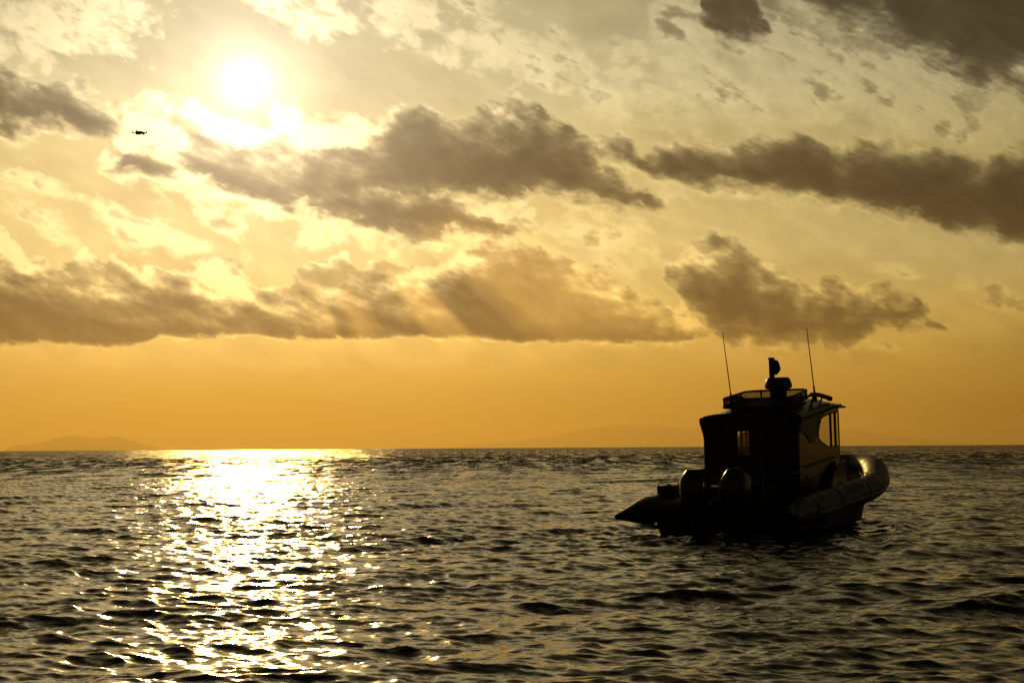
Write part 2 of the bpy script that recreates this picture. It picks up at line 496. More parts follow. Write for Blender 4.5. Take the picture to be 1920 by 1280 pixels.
m_water, bsdf = material('sea_water')
geo = new('ShaderNodeNewGeometry')
pos = S(geo.outputs['Position'])
nrm = S(geo.outputs['Normal'])
far = vm('LENGTH', pos)
far = S(far.s.node.outputs['Value'])
fine = noise(vm('MULTIPLY', pos, (0.55, 1.2, 0)), 6.0, 5, 0.66, color=True)
wide = noise(vm('MULTIPLY', pos, (0.6, 1.2, 0)), 0.9, 4, 0.65, color=True)
gust = noise(vm('MULTIPLY', pos, (0.5, 1.0, 0)), 0.03, 3, 0.6)
a_fine = m_('MULTIPLY', smooth(far, 8, 60, 0.55, 0.75), linear(gust, 0.3, 0.7, 0.7, 1.3))
a_wide = m_('MULTIPLY', smooth(far, 50, 400, 0.0, 1.5), linear(gust, 0.3, 0.7, 0.75, 1.25))
tilt = vm('ADD', vm('SCALE', vm('SUBTRACT', fine, (0.5, 0.5, 0.5)), scale=a_fine),
          vm('SCALE', vm('SUBTRACT', wide, (0.5, 0.5, 0.5)), scale=a_wide))
# far off, groups of waves with their steep faces to leeward (the wind comes down the picture)
groups = noise(vm('MULTIPLY', pos, (0.8, 0.05, 0)), 0.7, 5, 0.7)
lee = smooth(far, 25, 260) * m_('MULTIPLY_ADD', groups, -1.45, 0.47)
tilt = vm('ADD', tilt, vec(0.0, lee))
n2 = vm('NORMALIZE', vm('ADD', nrm, vm('MULTIPLY', tilt, (1, 1, 0))))
put(bsdf.inputs['Normal'], n2)
put(bsdf.inputs['Base Color'], (0.006, 0.011, 0.008))
put(bsdf.inputs['Roughness'], 0.11)
put(bsdf.inputs['IOR'], 1.333)
sea = add('sea', sea_mesh(), m_water, kind='structure')

# ------------------------------------------------------------------ far islands
m_land, bsdf = material('island_rock')
tc = S(new('ShaderNodeNewGeometry').outputs['Position'])
put(bsdf.inputs['Base Color'], mix(noise(tc, 0.0012, 5, 0.6, dims='3D'), (0.05, 0.07, 0.035), (0.16, 0.13, 0.09)))
put(bsdf.inputs['Roughness'], 0.95)


def island(name, profile, dist, depth, seed):
    """a ridge of land whose skyline runs through the given azimuths and heights (degrees)"""
    rng = random.Random(seed)
    us = np.array([p[0] for p in profile])
    hs = np.array([math.tan(R(p[1])) * dist for p in profile])
    a = np.linspace(us[0], us[-1], 121)
    base = -dist ** 2 / (2 * EARTH) - 30
    h = np.interp(a, us, hs)
    ph = [rng.uniform(0, 6) for _ in range(6)]
    verts, faces = [], []
    rows = 15
    for j in range(rows):
        t = j / (rows - 1) * 2 - 1
        for i, ai in enumerate(a):
            edge = min(1, min(i, 120 - i) / 12)
            n = sum(math.sin(ai * (3 + 2.7 * q) + t * (2 + q) + ph[q]) / (1 + q) for q in range(6)) * 0.06 * edge
            k = max(0.0, 1 - abs(t) ** 1.5) * (1 + n * (abs(t) > 0.05))
            d = dist + t * depth * (0.4 + 0.6 * edge)
            verts.append((d * math.sin(R(ai)), d * math.cos(R(ai)), base + (h[i] - base) * k))
    for j in range(rows - 1):
        for i in range(120):
            q = j * 121 + i
            faces.append((q, q + 121, q + 122, q + 1)[::-1])
    return add(name, mesh(name, verts, faces), m_land, kind='structure', smooth_deg=180)


island('island', [(-16.53,0.03),(-16.12,0.15),(-15.67,0.20),(-15.34,0.23),(-15.01,0.35),(-14.61,0.45),(-14.20,0.43),(-13.87,0.36),(-13.44,0.36),(-13.28,0.43),(-12.82,0.37),(-12.30,0.18),(-11.65,0.02)], 55000, 3500, 1)
island('hills', [(-2.17,-0.02),(-1.09,0.08),(-0.02,0.18),(1.41,0.36),(2.48,0.59),(3.38,0.69),(4.53,0.68),(6.04,0.58),(7.80,0.60),(9.55,0.48),(11.28,0.50),(12.64,0.30),(13.99,0.10),(15.66,-0.03)], 72000, 5000, 2)

# ------------------------------------------------------------------ haze
m_haze = bpy.data.materials.new('haze')
m_haze.use_nodes = True
S.tree = m_haze.node_tree
S.tree.nodes.clear()
pv = new('ShaderNodeVolumePrincipled')
put(pv.inputs['Color'], (0.68, 0.52, 0.21))
pv.inputs['Density'].default_value = 3.4e-5
pv.inputs['Anisotropy'].default_value = 0.62
S.tree.links.new(pv.outputs[0], new('ShaderNodeOutputMaterial').inputs['Volume'])
hx, hz0, hz1 = 79000.0, -700.0, 905.0
hv = [(sx * hx, sy * hx, z) for z in (hz0, hz1) for sx, sy in ((-1, -1), (1, -1), (1, 1), (-1, 1))]
add('haze', mesh('haze', hv, [(0, 3, 2, 1), (4, 5, 6, 7), (0, 1, 5, 4), (1, 2, 6, 5), (2, 3, 7, 6), (3, 0, 4, 7)]), m_haze, kind='stuff')

# ------------------------------------------------------------------ shapes
def bm_mesh(name, bm):
    me = bpy.data.meshes.new(name)
    bmesh.ops.recalc_face_normals(bm, faces=bm.faces)
    bm.to_mesh(me)
    bm.free()
    return me


def box(name, x0, x1, y0, y1, z0, z1, bev=0.015, seg=2):
    bm = bmesh.new()
    bmesh.ops.create_cube(bm, size=1)
    for p in bm.verts:
        p.co = Vector(((x0 + x1) / 2 + p.co.x * (x1 - x0), (y0 + y1) / 2 + p.co.y * (y1 - y0), (z0 + z1) / 2 + p.co.z * (z1 - z0)))
    if bev: bmesh.ops.bevel(bm, geom=bm.edges[:], offset=bev, segments=seg, profile=0.6, affect='EDGES')
    return bm_mesh(name, bm)


def spline(pts, n):
    """Catmull-Rom through points of any dimension"""
    pts = [np.array(p, float) for p in pts]
    p = [2 * pts[0] - pts[1]] + pts + [2 * pts[-1] - pts[-2]]
    out = []
    for i in range(1, len(p) - 2):
        for k in range(n):
            t = k / n
            a, b, c, d = p[i - 1], p[i], p[i + 1], p[i + 2]
            out.append(0.5 * (2 * b + (c - a) * t + (2 * a - 5 * b + 4 * c - d) * t * t + (3 * b - a - 3 * c + d) * t ** 3))
    out.append(pts[-1])
    return out


def tube(name, path, rad, seg=12, closed=False, squash=1.0):
    """a pipe along points; rad a number or one per point"""
    path = [Vector(p[:3]) for p in path]
    n = len(path)
    rads = rad if isinstance(rad, (list, tuple)) else [rad] * n
    verts, faces = [], []
    up = Vector((0, 0, 1))
    side = None
    for i in range(n):
        a = path[(i - 1) % n] if closed or i > 0 else path[i]
        b = path[(i + 1) % n] if closed or i < n - 1 else path[i]
        t = (b - a).normalized()
        ref = side if side is not None else (t.cross(up) if abs(t.z) < 0.95 else Vector((1, 0, 0)))
        side = (ref - t * ref.dot(t)).normalized()
        nor = t.cross(side)
        for k in range(seg):
            w = 2 * math.pi * k / seg
            verts.append(path[i] + (side * math.cos(w) + nor * math.sin(w) * squash) * rads[i])
    for i in range(n if closed else n - 1):
        j = (i + 1) % n
        for k in range(seg):
            l = (k + 1) % seg
            faces.append((i * seg + k, i * seg + l, j * seg + l, j * seg + k))
    if not closed:
        faces.append(tuple(range(seg))[::-1])
        faces.append(tuple((n - 1) * seg + k for k in range(seg)))
    me = mesh(name, verts, faces)
    bm = bmesh.new()
    bm.from_mesh(me)
    bmesh.ops.recalc_face_normals(bm, faces=bm.faces)
    bm.to_mesh(me)
    bm.free()
    return me


def plate(name, outline, holes, to3d, thick):
    """a flat panel with openings, extruded: to3d(a, b, depth) gives the point"""
    bm = bmesh.new()
    for loop in [outline] + list(holes):
        vs = [bm.verts.new(to3d(a, b, 0)) for a, b in loop]
        for i in range(len(vs)): bm.edges.new((vs[i], vs[(i + 1) % len(vs)]))
    bmesh.ops.triangle_fill(bm, use_beauty=True, edges=bm.edges[:])
    ex = bmesh.ops.extrude_face_region(bm, geom=bm.faces[:])
    off = Vector(to3d(0, 0, thick)) - Vector(to3d(0, 0, 0))
    for g in ex['geom']:
        if isinstance(g, bmesh.types.BMVert): g.co += off
    return bm_mesh(name, bm)


def rounded(pts, r, n=4):
    """round the corners of a polygon"""
    out = []
    m = len(pts)
    for i in range(m):
        a, b, c = (Vector(pts[(i + q) % m]) for q in (-1, 0, 1))
        k = min(r, (a - b).length * 0.45, (c - b).length * 0.45)
        p, q = b + (a - b).normalized() * k, b + (c - b).normalized() * k
        for s in range(n + 1):
            t = s / n
            out.append(tuple(p * (1 - t) ** 2 + b * 2 * t * (1 - t) + q * t * t))
    return out


def loft(name, rings, caps=True, closed=True):
    n = len(rings[0])
    verts = [p for r in rings for p in r]
    faces = []
    for i in range(len(rings) - 1):
        for k in range(n if closed else n - 1):
            l = (k + 1) % n
            faces.append((i * n + k, i * n + l, (i + 1) * n + l, (i + 1) * n + k))
    if caps:
        faces.append(tuple(range(n))[::-1])
        faces.append(tuple((len(rings) - 1) * n + k for k in range(n)))
    me = mesh(name, verts, faces)
    bm = bmesh.new()
    bm.from_mesh(me)
    bmesh.ops.recalc_face_normals(bm, faces=bm.faces)
    bm.to_mesh(me)
    bm.free()
    return me


def superring(cx, cy, z, a, b, n=24, p=3.2):
    out = []
    for k in range(n):
        t = 2 * math.pi * k / n
        c, s = math.cos(t), math.sin(t)
        out.append((cx + a * math.copysign(abs(c) ** (2 / p), c), cy + b * math.copysign(abs(s) ** (2 / p), s), z))
    return out


def lathe(name, prof, cx=0, cy=0, seg=24):
    return loft(name, [superring(cx, cy, z, r, r, seg, 2.0) for r, z in prof])


# ------------------------------------------------------------------ boat materials
def paint(name, col, rough, coat=0.0, metal=0.0, bump=0.0, scale=30.0, wear=0.25):
    m, b = material(name)
    tc = S(new('ShaderNodeTexCoord').outputs['Object'])
    n = noise(tc, 3.0, 5, 0.65, dims='3D')
    n2 = noise(tc, scale, 3, 0.6, dims='3D')
    put(b.inputs['Base Color'], mix(n, tuple(c * (1 - wear) for c in col), tuple(c * (1 + wear) for c in col)))
    put(b.inputs['Roughness'], linear(n, 0.3, 0.7, rough * 0.75, rough * 1.3))
    b.inputs['Coat Weight'].default_value = coat
    b.inputs['Coat Roughness'].default_value = 0.06
    b.inputs['Metallic'].default_value = metal
    if bump:
        bn = new('ShaderNodeBump')
        bn.inputs['Strength'].default_value = bump
        bn.inputs['Distance'].default_value = 0.01
        put(bn.inputs['Height'], n2)
        put(b.inputs['Normal'], S(bn.outputs[0]))
    return m


m_rubber = paint('grey_rubber', (0.019, 0.020, 0.021), 0.52, bump=0.10, scale=14.0)
m_cone = paint('black_rubber', (0.018, 0.018, 0.019), 0.45, bump=0.08, scale=18.0)
m_cabin = paint('black_gloss_paint', (0.010, 0.010, 0.011), 0.42, coat=0.0)
m_side = paint('grey_gloss_paint', (0.018, 0.018, 0.018), 0.14, coat=0.0)
m_matte = paint('black_matte', (0.014, 0.014, 0.014), 0.6)
m_cowl = paint('black_cowling', (0.010, 0.010, 0.011), 0.24, coat=0.2)
m_hull = paint('dark_hull_paint', (0.010, 0.011, 0.012), 0.6)
m_roof = paint('dark_grey_roof', (0.055, 0.060, 0.066), 0.3, coat=0.2)
m_steel = paint('worn_steel', (0.16, 0.155, 0.145), 0.38, metal=1.0)
m_deck = paint('dark_deck', (0.05, 0.05, 0.05), 0.75, bump=0.3, scale=90.0)
m_seat = paint('brown_seat_leather', (0.22, 0.15, 0.06), 0.5)

m_glass = bpy.data.materials.new('window_glass')
m_glass.use_nodes = True
S.tree = m_glass.node_tree
S.tree.nodes.clear()
tr = new('ShaderNodeBsdfTransparent')
tr.inputs[0].default_value = (0.94, 0.94, 0.88, 1)
gl = new('ShaderNodeBsdfGlossy')
gl.inputs['Roughness'].default_value = 0.02
lw = new('ShaderNodeLayerWeight')
lw.inputs[0].default_value = 0.5
fr = (m_('POWER', S(lw.outputs['Facing']), 4.0) * 0.8 + 0.03).s.node
mx = new('ShaderNodeMixShader')
S.tree.links.new(fr.outputs[0], mx.inputs[0])
S.tree.links.new(tr.outputs[0], mx.inputs[1])
S.tree.links.new(gl.outputs[0], mx.inputs[2])
S.tree.links.new(mx.outputs[0], new('ShaderNodeOutputMaterial').inputs[0])

m_film = bpy.data.materials.new('creased_clear_film')
m_film.use_nodes = True
S.tree = m_film.node_tree
S.tree.nodes.clear()
tl = new('ShaderNodeBsdfTranslucent')
tcf = S(new('ShaderNodeTexCoord').outputs['Object'])
put(tl.inputs[0], mix(smooth(noise(tcf, 14.0, 5, 0.7, dist=1.5, dims='3D'), 0.38, 0.62), (0.40, 0.30, 0.10), (0.90, 0.80, 0.45)))
tr2 = new('ShaderNodeBsdfTransparent')
tr2.inputs[0].default_value = (0.80, 0.74, 0.50, 1)
mx2 = new('ShaderNodeMixShader')
mx2.inputs[0].default_value = 0.6
S.tree.links.new(tr2.outputs[0], mx2.inputs[1])
S.tree.links.new(tl.outputs[0], mx2.inputs[2])
S.tree.links.new(mx2.outputs[0], new('ShaderNodeOutputMaterial').inputs[0])

# ------------------------------------------------------------------ the boat: x to the bow, y to port, z up from the waterline
boat = bpy.data.objects.new('cabin_boat', None)
COL.objects.link(boat)
boat.location = BOAT_AT
boat.rotation_euler = (R(-0.8), R(-1.5), R(90 - BOAT_HEAD))
boat['label'] = 'dark inflatable-collared cabin boat with two outboards, roof rack and whip antennas'
boat['category'] = 'boat'


def part(name, me, mat, parent=None, sm=35, label=None):
    return add(name, me, mat, parent or boat, label=label, smooth_deg=sm)


# hull
ST = [(0.0, 1.44, 0.00, 1.54, 0.52, -0.45), (2.0, 1.46, 0.00, 1.55, 0.56, -0.45), (3.8, 1.47, -0.02, 1.55, 0.62, -0.45),
      (5.2, 1.40, 0.00, 1.48, 0.74, -0.42), (6.2, 1.02, 0.16, 1.20, 0.86, -0.30), (7.2, 0.46, 0.58, 0.72, 1.00, 0.16), (7.95, 0.06, 0.92, 0.14, 1.08, 0.82)]
fine = spline(ST, 5)
rings = []
for x, cy, cz, sy, sz, kz in fine:
    rings.append([(x, sy, sz), (x, (cy + sy) / 2 + 0.04, (cz + sz) / 2), (x, cy, cz), (x, cy - 0.08, cz - 0.03), (x, 0, kz),
                  (x, -cy + 0.08, cz - 0.03), (x, -cy, cz), (x, -(cy + sy) / 2 - 0.04, (cz + sz) / 2), (x, -sy, sz)])
hull = part('hull', loft('hull', rings, caps=False, closed=False), m_hull)
part('transom', plate('transom', [(1.52, 0.50), (1.43, 0.0), (0, -0.44), (-1.43, 0.0), (-1.52, 0.50), (-0.95, 0.62), (0.95, 0.62)], [], lambda a, b, d: (-0.01 + d, a, b), 0.06), m_hull, sm=20)

deck_v, deck_f = [], []
for i, (x, cy, cz, sy, sz, kz) in enumerate(fine):
    deck_v += [(x, sy - 0.06, sz - 0.02), (x, -sy + 0.06, sz - 0.02)]
    if i: deck_f.append((2 * i - 2, 2 * i - 1, 2 * i + 1, 2 * i))
part('deck', mesh('deck', deck_v, deck_f), m_deck, sm=60)

# collar
HALF = [(8.12, 0.0, 1.10), (7.98, 0.50, 1.10), (7.55, 0.96, 1.085), (6.95, 1.27, 1.02), (6.30, 1.48, 0.90), (5.6, 1.62, 0.775), (4.6, 1.70, 0.70), (3.4, 1.70, 0.645), (2.0, 1.70, 0.59), (0.0, 1.70, 0.51)]
half = spline(HALF, 7)
path = [(p[0], p[1], p[2]) for p in half][::-1] + [(p[0], -p[1], p[2]) for p in half][1:]
RT = 0.29
collar = part('inflatable_collar', tube('inflatable_collar', path, [float(np.interp(p[0], [0, 5.2, 6.8, 8.2], [RT, RT, RT + 0.008, RT + 0.01])) for p in path], 28), m_rubber, sm=60)
for s in (1, -1):
    cone = [(0.0, 1.70, 0.51, RT), (-0.10, 1.705, 0.507, RT * 0.985), (-0.35, 1.74, 0.50, 0.245), (-0.70, 1.80, 0.485, 0.165), (-1.04, 1.86, 0.47, 0.095), (-1.22, 1.89, 0.465, 0.062), (-1.27, 1.90, 0.465, 0.03)]
    cs = spline(cone, 4)
    part('cone_end', tube('cone_end', [(p[0], p[1] * s, p[2]) for p in cs], [max(p[3], 0.01) for p in cs], 28), m_cone, sm=60)
    for q in (0.03, 1.75, 3.9):
        j = min(range(len(half)), key=lambda k: abs(half[k][0] - q))
        c, nb = half[j], half[max(j - 1, 0)]
        t = (Vector(nb) - Vector(c)).normalized()
        e1 = t.cross(Vector((0, 0, 1))).normalized()
        e2 = e1.cross(t)
        ring = []
        for k in range(28):
            w = 2 * math.pi * k / 28
            p = Vector(c) + (e1 * math.cos(w) + e2 * math.sin(w)) * (RT + 0.004)
            ring.append((p.x, p.y * s, p.z))
        add('seam_band', tube('seam_band', ring, 0.008, 6, closed=True), m_rubber, collar, smooth_deg=60)
    strake = [(p[0] , (p[1] + 0.285 * (1 - 0.0 * p[0])) * s, p[2] - 0.07) for p in half if p[0] < 7.3]
    add('rubbing_strake', tube('rubbing_strake', strake, 0.035, 8), m_cone, collar, smooth_deg=60)
    for q in (3.0, 5.2):
        j = min(range(len(half)), key=lambda k: abs(half[k][0] - q))
        c = half[j]
        yy = c[1] - 0.14
        add('grab_handle', tube('grab_handle', [(q - 0.14, yy * s, c[2] + 0.24), (q - 0.10, yy * s, c[2] + 0.31), (q + 0.10, yy * s, c[2] + 0.31), (q + 0.14, yy * s, c[2] + 0.24)], 0.014, 6), m_matte, collar, smooth_deg=60)
# outboard motors
def motor(y):
    cowl_prof = [(0.60, 0.24, 0.17, 0.03), (0.70, 0.34, 0.235, 0.0), (0.74, 0.375, 0.262, 0.0), (0.80, 0.385, 0.27, 0.0), (0.98, 0.385, 0.272, 0.0),
                 (1.13, 0.378, 0.266, 0.0), (1.21, 0.36, 0.25, 0.01), (1.30, 0.315, 0.20, 0.025), (1.375, 0.265, 0.15, 0.04), (1.39, 0.245, 0.13, 0.045)]
    X = -0.50
    cw = part('outboard_motor', loft('outboard_motor', [superring(X + o, y, z, a, b, 28, 3.4) for z, a, b, o in cowl_prof]), m_cowl, sm=26)
    add('cowling_band', loft('cowling_band', [superring(X, y, z, a, b, 28, 3.4) for z, a, b in ((0.755, 0.388, 0.275), (0.765, 0.394, 0.281), (0.785, 0.394, 0.281), (0.795, 0.39, 0.277))]), m_matte, cw, smooth_deg=30)
    for s in (1, -1):
        add('cowling_crease', tube('cowling_crease', [(X - 0.375, y + s * 0.10, 0.90), (X - 0.372, y + s * 0.115, 1.08), (X - 0.345, y + s * 0.10, 1.24)], 0.007, 6), m_cowl, cw, smooth_deg=60)
    add('midsection', loft('midsection', [superring(X + 0.04 + o, y, z, a, b, 20, 2.6) for z, a, b, o in ((-0.55, 0.20, 0.05, 0.0), (-0.20, 0.20, 0.06, 0.0), (0.05, 0.19, 0.09, 0.02), (0.40, 0.20, 0.12, 0.03), (0.62, 0.24, 0.16, 0.02))]), m_matte, cw, smooth_deg=40)
    add('cavitation_plate', box('cavitation_plate', X - 0.38, X + 0.22, y - 0.15, y + 0.15, -0.13, -0.10, 0.01), m_matte, cw, smooth_deg=40)
    add('clamp_bracket', box('clamp_bracket', X + 0.20, -0.005, y - 0.17, y + 0.17, 0.12, 0.66, 0.04), m_matte, cw, smooth_deg=40)
    add('steering_arm', tube('steering_arm', [(X + 0.34, y - 0.22, 0.70), (X + 0.36, y + 0.22, 0.70)], 0.02, 8), m_steel, cw, smooth_deg=60)
    return cw


for y in (0.44, -0.44): motor(y)

# engine well, stern platform and rails
part('stern_locker', box('stern_locker', 0.55, 1.15, -0.75, 0.75, 0.45, 0.98, 0.05), m_matte)
for s in (1, -1):
    part('swim_step', box('swim_step', -0.42, -0.012, s * 1.12 - 0.24, s * 1.12 + 0.24, 0.16, 0.24, 0.03), m_deck)
rail = [(0.15, -0.80, 0.60), (0.15, -0.80, 1.12), (0.18, -0.86, 1.20), (0.25, -1.05, 1.16), (0.30, -1.18, 1.15), (0.34, -1.26, 1.22), (0.45, -1.36, 1.24), (1.0, -1.40, 1.20), (1.5, -1.40, 0.95), (1.72, -1.38, 0.60)]
part('stern_rail', tube('stern_rail', [tuple(p) for p in spline(rail, 4)], 0.018, 8), m_steel, sm=60)
rail = [(0.2, 0.75, 0.58), (0.2, 0.75, 1.08), (0.2, 0.70, 1.16), (0.2, 0.25, 1.17), (0.2, 0.18, 1.09), (0.2, 0.18, 0.58)]
part('stern_rail', tube('stern_rail', [tuple(p) for p in spline(rail, 4)], 0.018, 8), m_steel, sm=60)
# raft canister on the port tube
lk = part('port_locker', box('port_locker', 0.72, 1.22, 1.42, 1.80, 0.74, 1.00, 0.03), m_matte)
add('handle', tube('handle', [(0.76, 1.78, 0.99), (0.77, 1.77, 1.035), (0.80, 1.74, 1.05), (1.16, 1.50, 1.075), (1.18, 1.48, 1.05), (1.19, 1.47, 0.99)], 0.013, 6), m_matte, lk, smooth_deg=60)
add('latch', box('latch', 0.94, 1.00, 1.58, 1.66, 0.995, 1.03, 0.008), m_matte, lk, smooth_deg=40)

# cabin
XA, XF, W = 1.80, 4.85, 1.06
def roofz(x): return float(np.interp(x, [1.6, 1.8, 3.9, 4.2, 5.0], [2.29, 2.31, 2.53, 2.57, 2.575]))


win1 = rounded([(3.20, 1.88), (3.24, 2.10), (3.48, 2.34), (4.14, 2.43), (4.14, 1.68), (3.92, 1.68)], 0.10)
win2a = rounded([(4.21, 1.69), (4.21, 2.43), (4.49, 2.44), (4.49, 1.68)], 0.03)
win2b = rounded([(4.53, 1.68), (4.53, 2.44), (4.81, 2.44), (4.81, 1.69)], 0.03)
side_outline = [(XA, 0.50), (XF, 0.70), (XF, roofz(XF) + 0.02), (3.9, roofz(3.9) + 0.02), (2.6, roofz(2.6) + 0.02), (XA, roofz(XA) + 0.02)]
for s in (1, -1):
    wall = part('cabin_side', plate('cabin_side', side_outline, [win1, win2a, win2b], lambda a, b, d: (a, s * (W - d), b), 0.02), m_side, sm=20)
    for wn in (win1, win2a, win2b):
        cx, cz = sum(p[0] for p in wn) / len(wn), sum(p[1] for p in wn) / len(wn)
        w_ = part('side_window', plate('side_window', [(cx + (a - cx) * 0.999, cz + (b - cz) * 0.999) for a, b in wn], [], lambda a, b, d: (a, s * (W - 0.006 - d), b), 0.005), m_glass, sm=None)
        add('rubber_seal', tube('rubber_seal', [(a, s * (W + 0.004), b) for a, b in wn], 0.011, 6, closed=True), m_matte, w_, smooth_deg=60)
    # dark flare panel behind the window, and the louvre under it
    part('flare_panel', plate('flare_panel', rounded([(1.84, 2.28), (3.75, 2.49), (3.30, 2.30), (3.12, 1.98), (2.78, 1.80), (2.55, 1.82), (2.30, 1.98), (1.84, 2.10)], 0.05), [], lambda a, b, d: (a, s * (W + 0.003 + d), b), 0.018), m_cabin, sm=20)
    part('side_handrail', tube('side_handrail', [tuple(p) for p in spline([(2.2, s * W, 1.30), (2.22, s * (W + 0.06), 1.31), (3.2, s * (W + 0.06), 1.37), (4.2, s * (W + 0.06), 1.44), (4.22, s * W, 1.44)], 4)], 0.014, 6), m_matte, sm=60)
    cm = part('coaming', plate('coaming', [(3.55, 0.72), (3.65, 0.92), (3.95, 1.13), (4.4, 1.28), (4.82, 1.36), (4.92, 1.29), (4.92, 0.72)], [], lambda a, b, d: (a, s * (W + 0.13 - d), b), 0.06), m_cabin, sm=20)
    add('coaming_trim', tube('coaming_trim', [tuple(p) for p in spline([(3.60, s * 1.19, 0.88), (3.95, s * 1.19, 1.135), (4.4, s * 1.19, 1.288), (4.80, s * 1.19, 1.365), (4.91, s * 1.19, 1.31), (4.925, s * 1.19, 1.10), (4.925, s * 1.19, 0.85)], 5)], 0.017, 8), m_steel, cm, smooth_deg=60)

# aft bulkhead with flared wings, door and its window
def mirror(h): return h + [(-a, b) for a, b in h[::-1]]


bulk = mirror([(1.07, 0.50), (1.07, 1.95), (1.085, 2.06), (1.115, 2.16), (1.155, 2.30), (1.16, 2.40), (1.02, 2.455), (0.80, 2.49), (0.40, 2.50)])
door = [(-0.32, 0.62), (-0.32, 2.22), (0.40, 2.22), (0.40, 0.62)]
part('aft_bulkhead', plate('aft_bulkhead', bulk, [door], lambda a, b, d: (XA - 0.06 + d, a, b), 0.06), m_cabin, sm=20)
dwin = rounded([(0.03, 1.58), (0.03, 2.10), (0.29, 2.10), (0.29, 1.58)], 0.02)
dr = part('cabin_door', plate('cabin_door', [(-0.35, 0.60), (-0.35, 2.25), (0.43, 2.25), (0.43, 0.60)], [dwin], lambda a, b, d: (XA - 0.085 + d, a, b), 0.05), m_cabin, sm=20)
add('door_window', plate('door_window', [(0.04, 1.59), (0.04, 2.09), (0.235, 2.09), (0.28, 2.09 - 0.12), (0.28, 1.59)], [], lambda a, b, d: (XA - 0.06 + d, a, b), 0.006), m_film, dr)
add('handle', box('handle', XA - 0.13, XA - 0.105, -0.30, 0.02, 1.36, 1.40, 0.01), m_steel, dr, smooth_deg=40)
add('hinge', box('hinge', XA - 0.115, XA - 0.08, 0.36, 0.44, 1.85, 1.95, 0.01), m_matte, dr, smooth_deg=40)
add('hinge', box('hinge', XA - 0.115, XA - 0.08, 0.36, 0.44, 0.95, 1.05, 0.01), m_matte, dr, smooth_deg=40)
for y in (0.72, -0.78):
    lp = part('deck_lamp', box('deck_lamp', XA - 0.14, XA - 0.062, y - 0.08, y + 0.08, 2.20, 2.29, 0.02), m_matte)
    add('lamp_lens', box('lamp_lens', XA - 0.148, XA - 0.141, y - 0.06, y + 0.06, 2.215, 2.275, 0.004), m_glass, lp, smooth_deg=40)

# front wall with the windscreen
front = mirror([(1.0, 0.70), (1.0, 2.56), (0.5, 2.60)])
fw = [rounded([(0.05 * q, 1.55), (0.05 * q, 2.48), (0.975 * q, 2.46), (0.975 * q, 1.60)], 0.04) for q in (1, -1)]
part('front_wall', plate('front_wall', front, fw, lambda a, b, d: (XF - 0.052 + d, a, b), 0.05), m_cabin, sm=20)
for wn in fw:
    part('windscreen', plate('windscreen', wn, [], lambda a, b, d: (XF - 0.03 + d, a, b), 0.006), m_glass, sm=None)

# inside: helm console and seats
part('helm_console', box('helm_console', 4.15, 4.75, -0.95, 0.95, 0.60, 1.52, 0.05), m_matte)
for y in (0.48, -0.48):
    st = part('helm_seat', box('helm_seat', 2.95, 3.40, y - 0.23, y + 0.23, 1.15, 1.28, 0.05), m_seat)
    add('backrest', box('backrest', 2.86, 2.97, y - 0.22, y + 0.22, 1.25, 1.62 if y > 0 else 1.95, 0.05), m_seat, st, smooth_deg=40)
    add('pedestal', lathe('pedestal', [(0.20, 0.56), (0.20, 0.60), (0.06, 0.64), (0.06, 1.16)], 3.18, y, 16), m_matte, st, smooth_deg=40)

# roof
def roof_ring(x, inset=0.0):
    z = roofz(x)
    h = 0.20 if x > 1.9 else 0.10
    h = float(np.interp(x, [1.74, 2.3, 3.7, 4.4, 4.98], [0.14, 0.20, 0.24, 0.18, 0.06]))
    return [(x, y, z + dz) for y, dz in ((1.10, 0.0), (1.12, 0.03), (1.09, 0.06), (0.74, h), (0.40, h + 0.03), (0, h + 0.04), (-0.40, h + 0.03), (-0.74, h), (-1.09, 0.06), (-1.12, 0.03), (-1.10, 0.0), (0, 0.0))]


roof = part('roof', loft('roof', [roof_ring(x) for x in (1.76, 2.0, 2.3, 3.0, 3.7, 3.95, 4.2, 4.6, 4.98)]), m_roof, sm=18)
for s in (1, -1):
    add('gutter', tube('gutter', [(x, s * 1.125, roofz(x) - 0.01) for x in (1.78, 2.6, 3.85, 4.0, 4.2, 4.6, 5.14)], 0.025, 8), m_matte, roof, smooth_deg=60)
    rl = part('roof_rail', tube('roof_rail', [tuple(p) for p in spline([(2.95, s * 0.90, 2.80), (3.4, s * 0.92, 2.86), (3.95, s * 0.95, 2.83), (4.5, s * 0.98, 2.76)], 4)], [0.03] * 3 + [0.05] * 8 + [0.06] * 2, 10), m_matte, sm=60)
    for x, zt in ((3.4, 2.86), (4.1, 2.82)):
        add('rail_foot', tube('rail_foot', [(x, s * 0.86, roofz(x) + 0.14), (x, s * 0.93, zt)], 0.022, 8), m_matte, rl, smooth_deg=60)
    part('front_visor', box('front_visor', 4.985, 5.08, s * 0.52 - 0.5, s * 0.52 + 0.5, 2.575, 2.62, 0.012), m_matte)

# roof basket
BX0, BX1, BW = 2.10, 3.72, 0.80
def bz(x): return 2.60 + 0.115 * (x - BX0)


corner = rounded([(BX0, -BW), (BX0, BW), (BX1, BW * 0.92), (BX1, -BW * 0.92)], 0.30, 6)
rack = part('roof_rack', tube('roof_rack', [(x, y, bz(x) + 0.20) for x, y in corner], 0.024, 8, closed=True), m_matte, sm=60, label='basket rim tube of the roof rack')
add('lower_rim', tube('lower_rim', [(x, y, bz(x) + 0.02) for x, y in corner], 0.030, 8, closed=True), m_matte, rack, smooth_deg=60)
fl = [[(x, y, bz(x) + 0.01 + q) for x, y in corner] for q in (0.0, 0.012)]
add('rack_floor', loft('rack_floor', fl), m_matte, rack, smooth_deg=20)
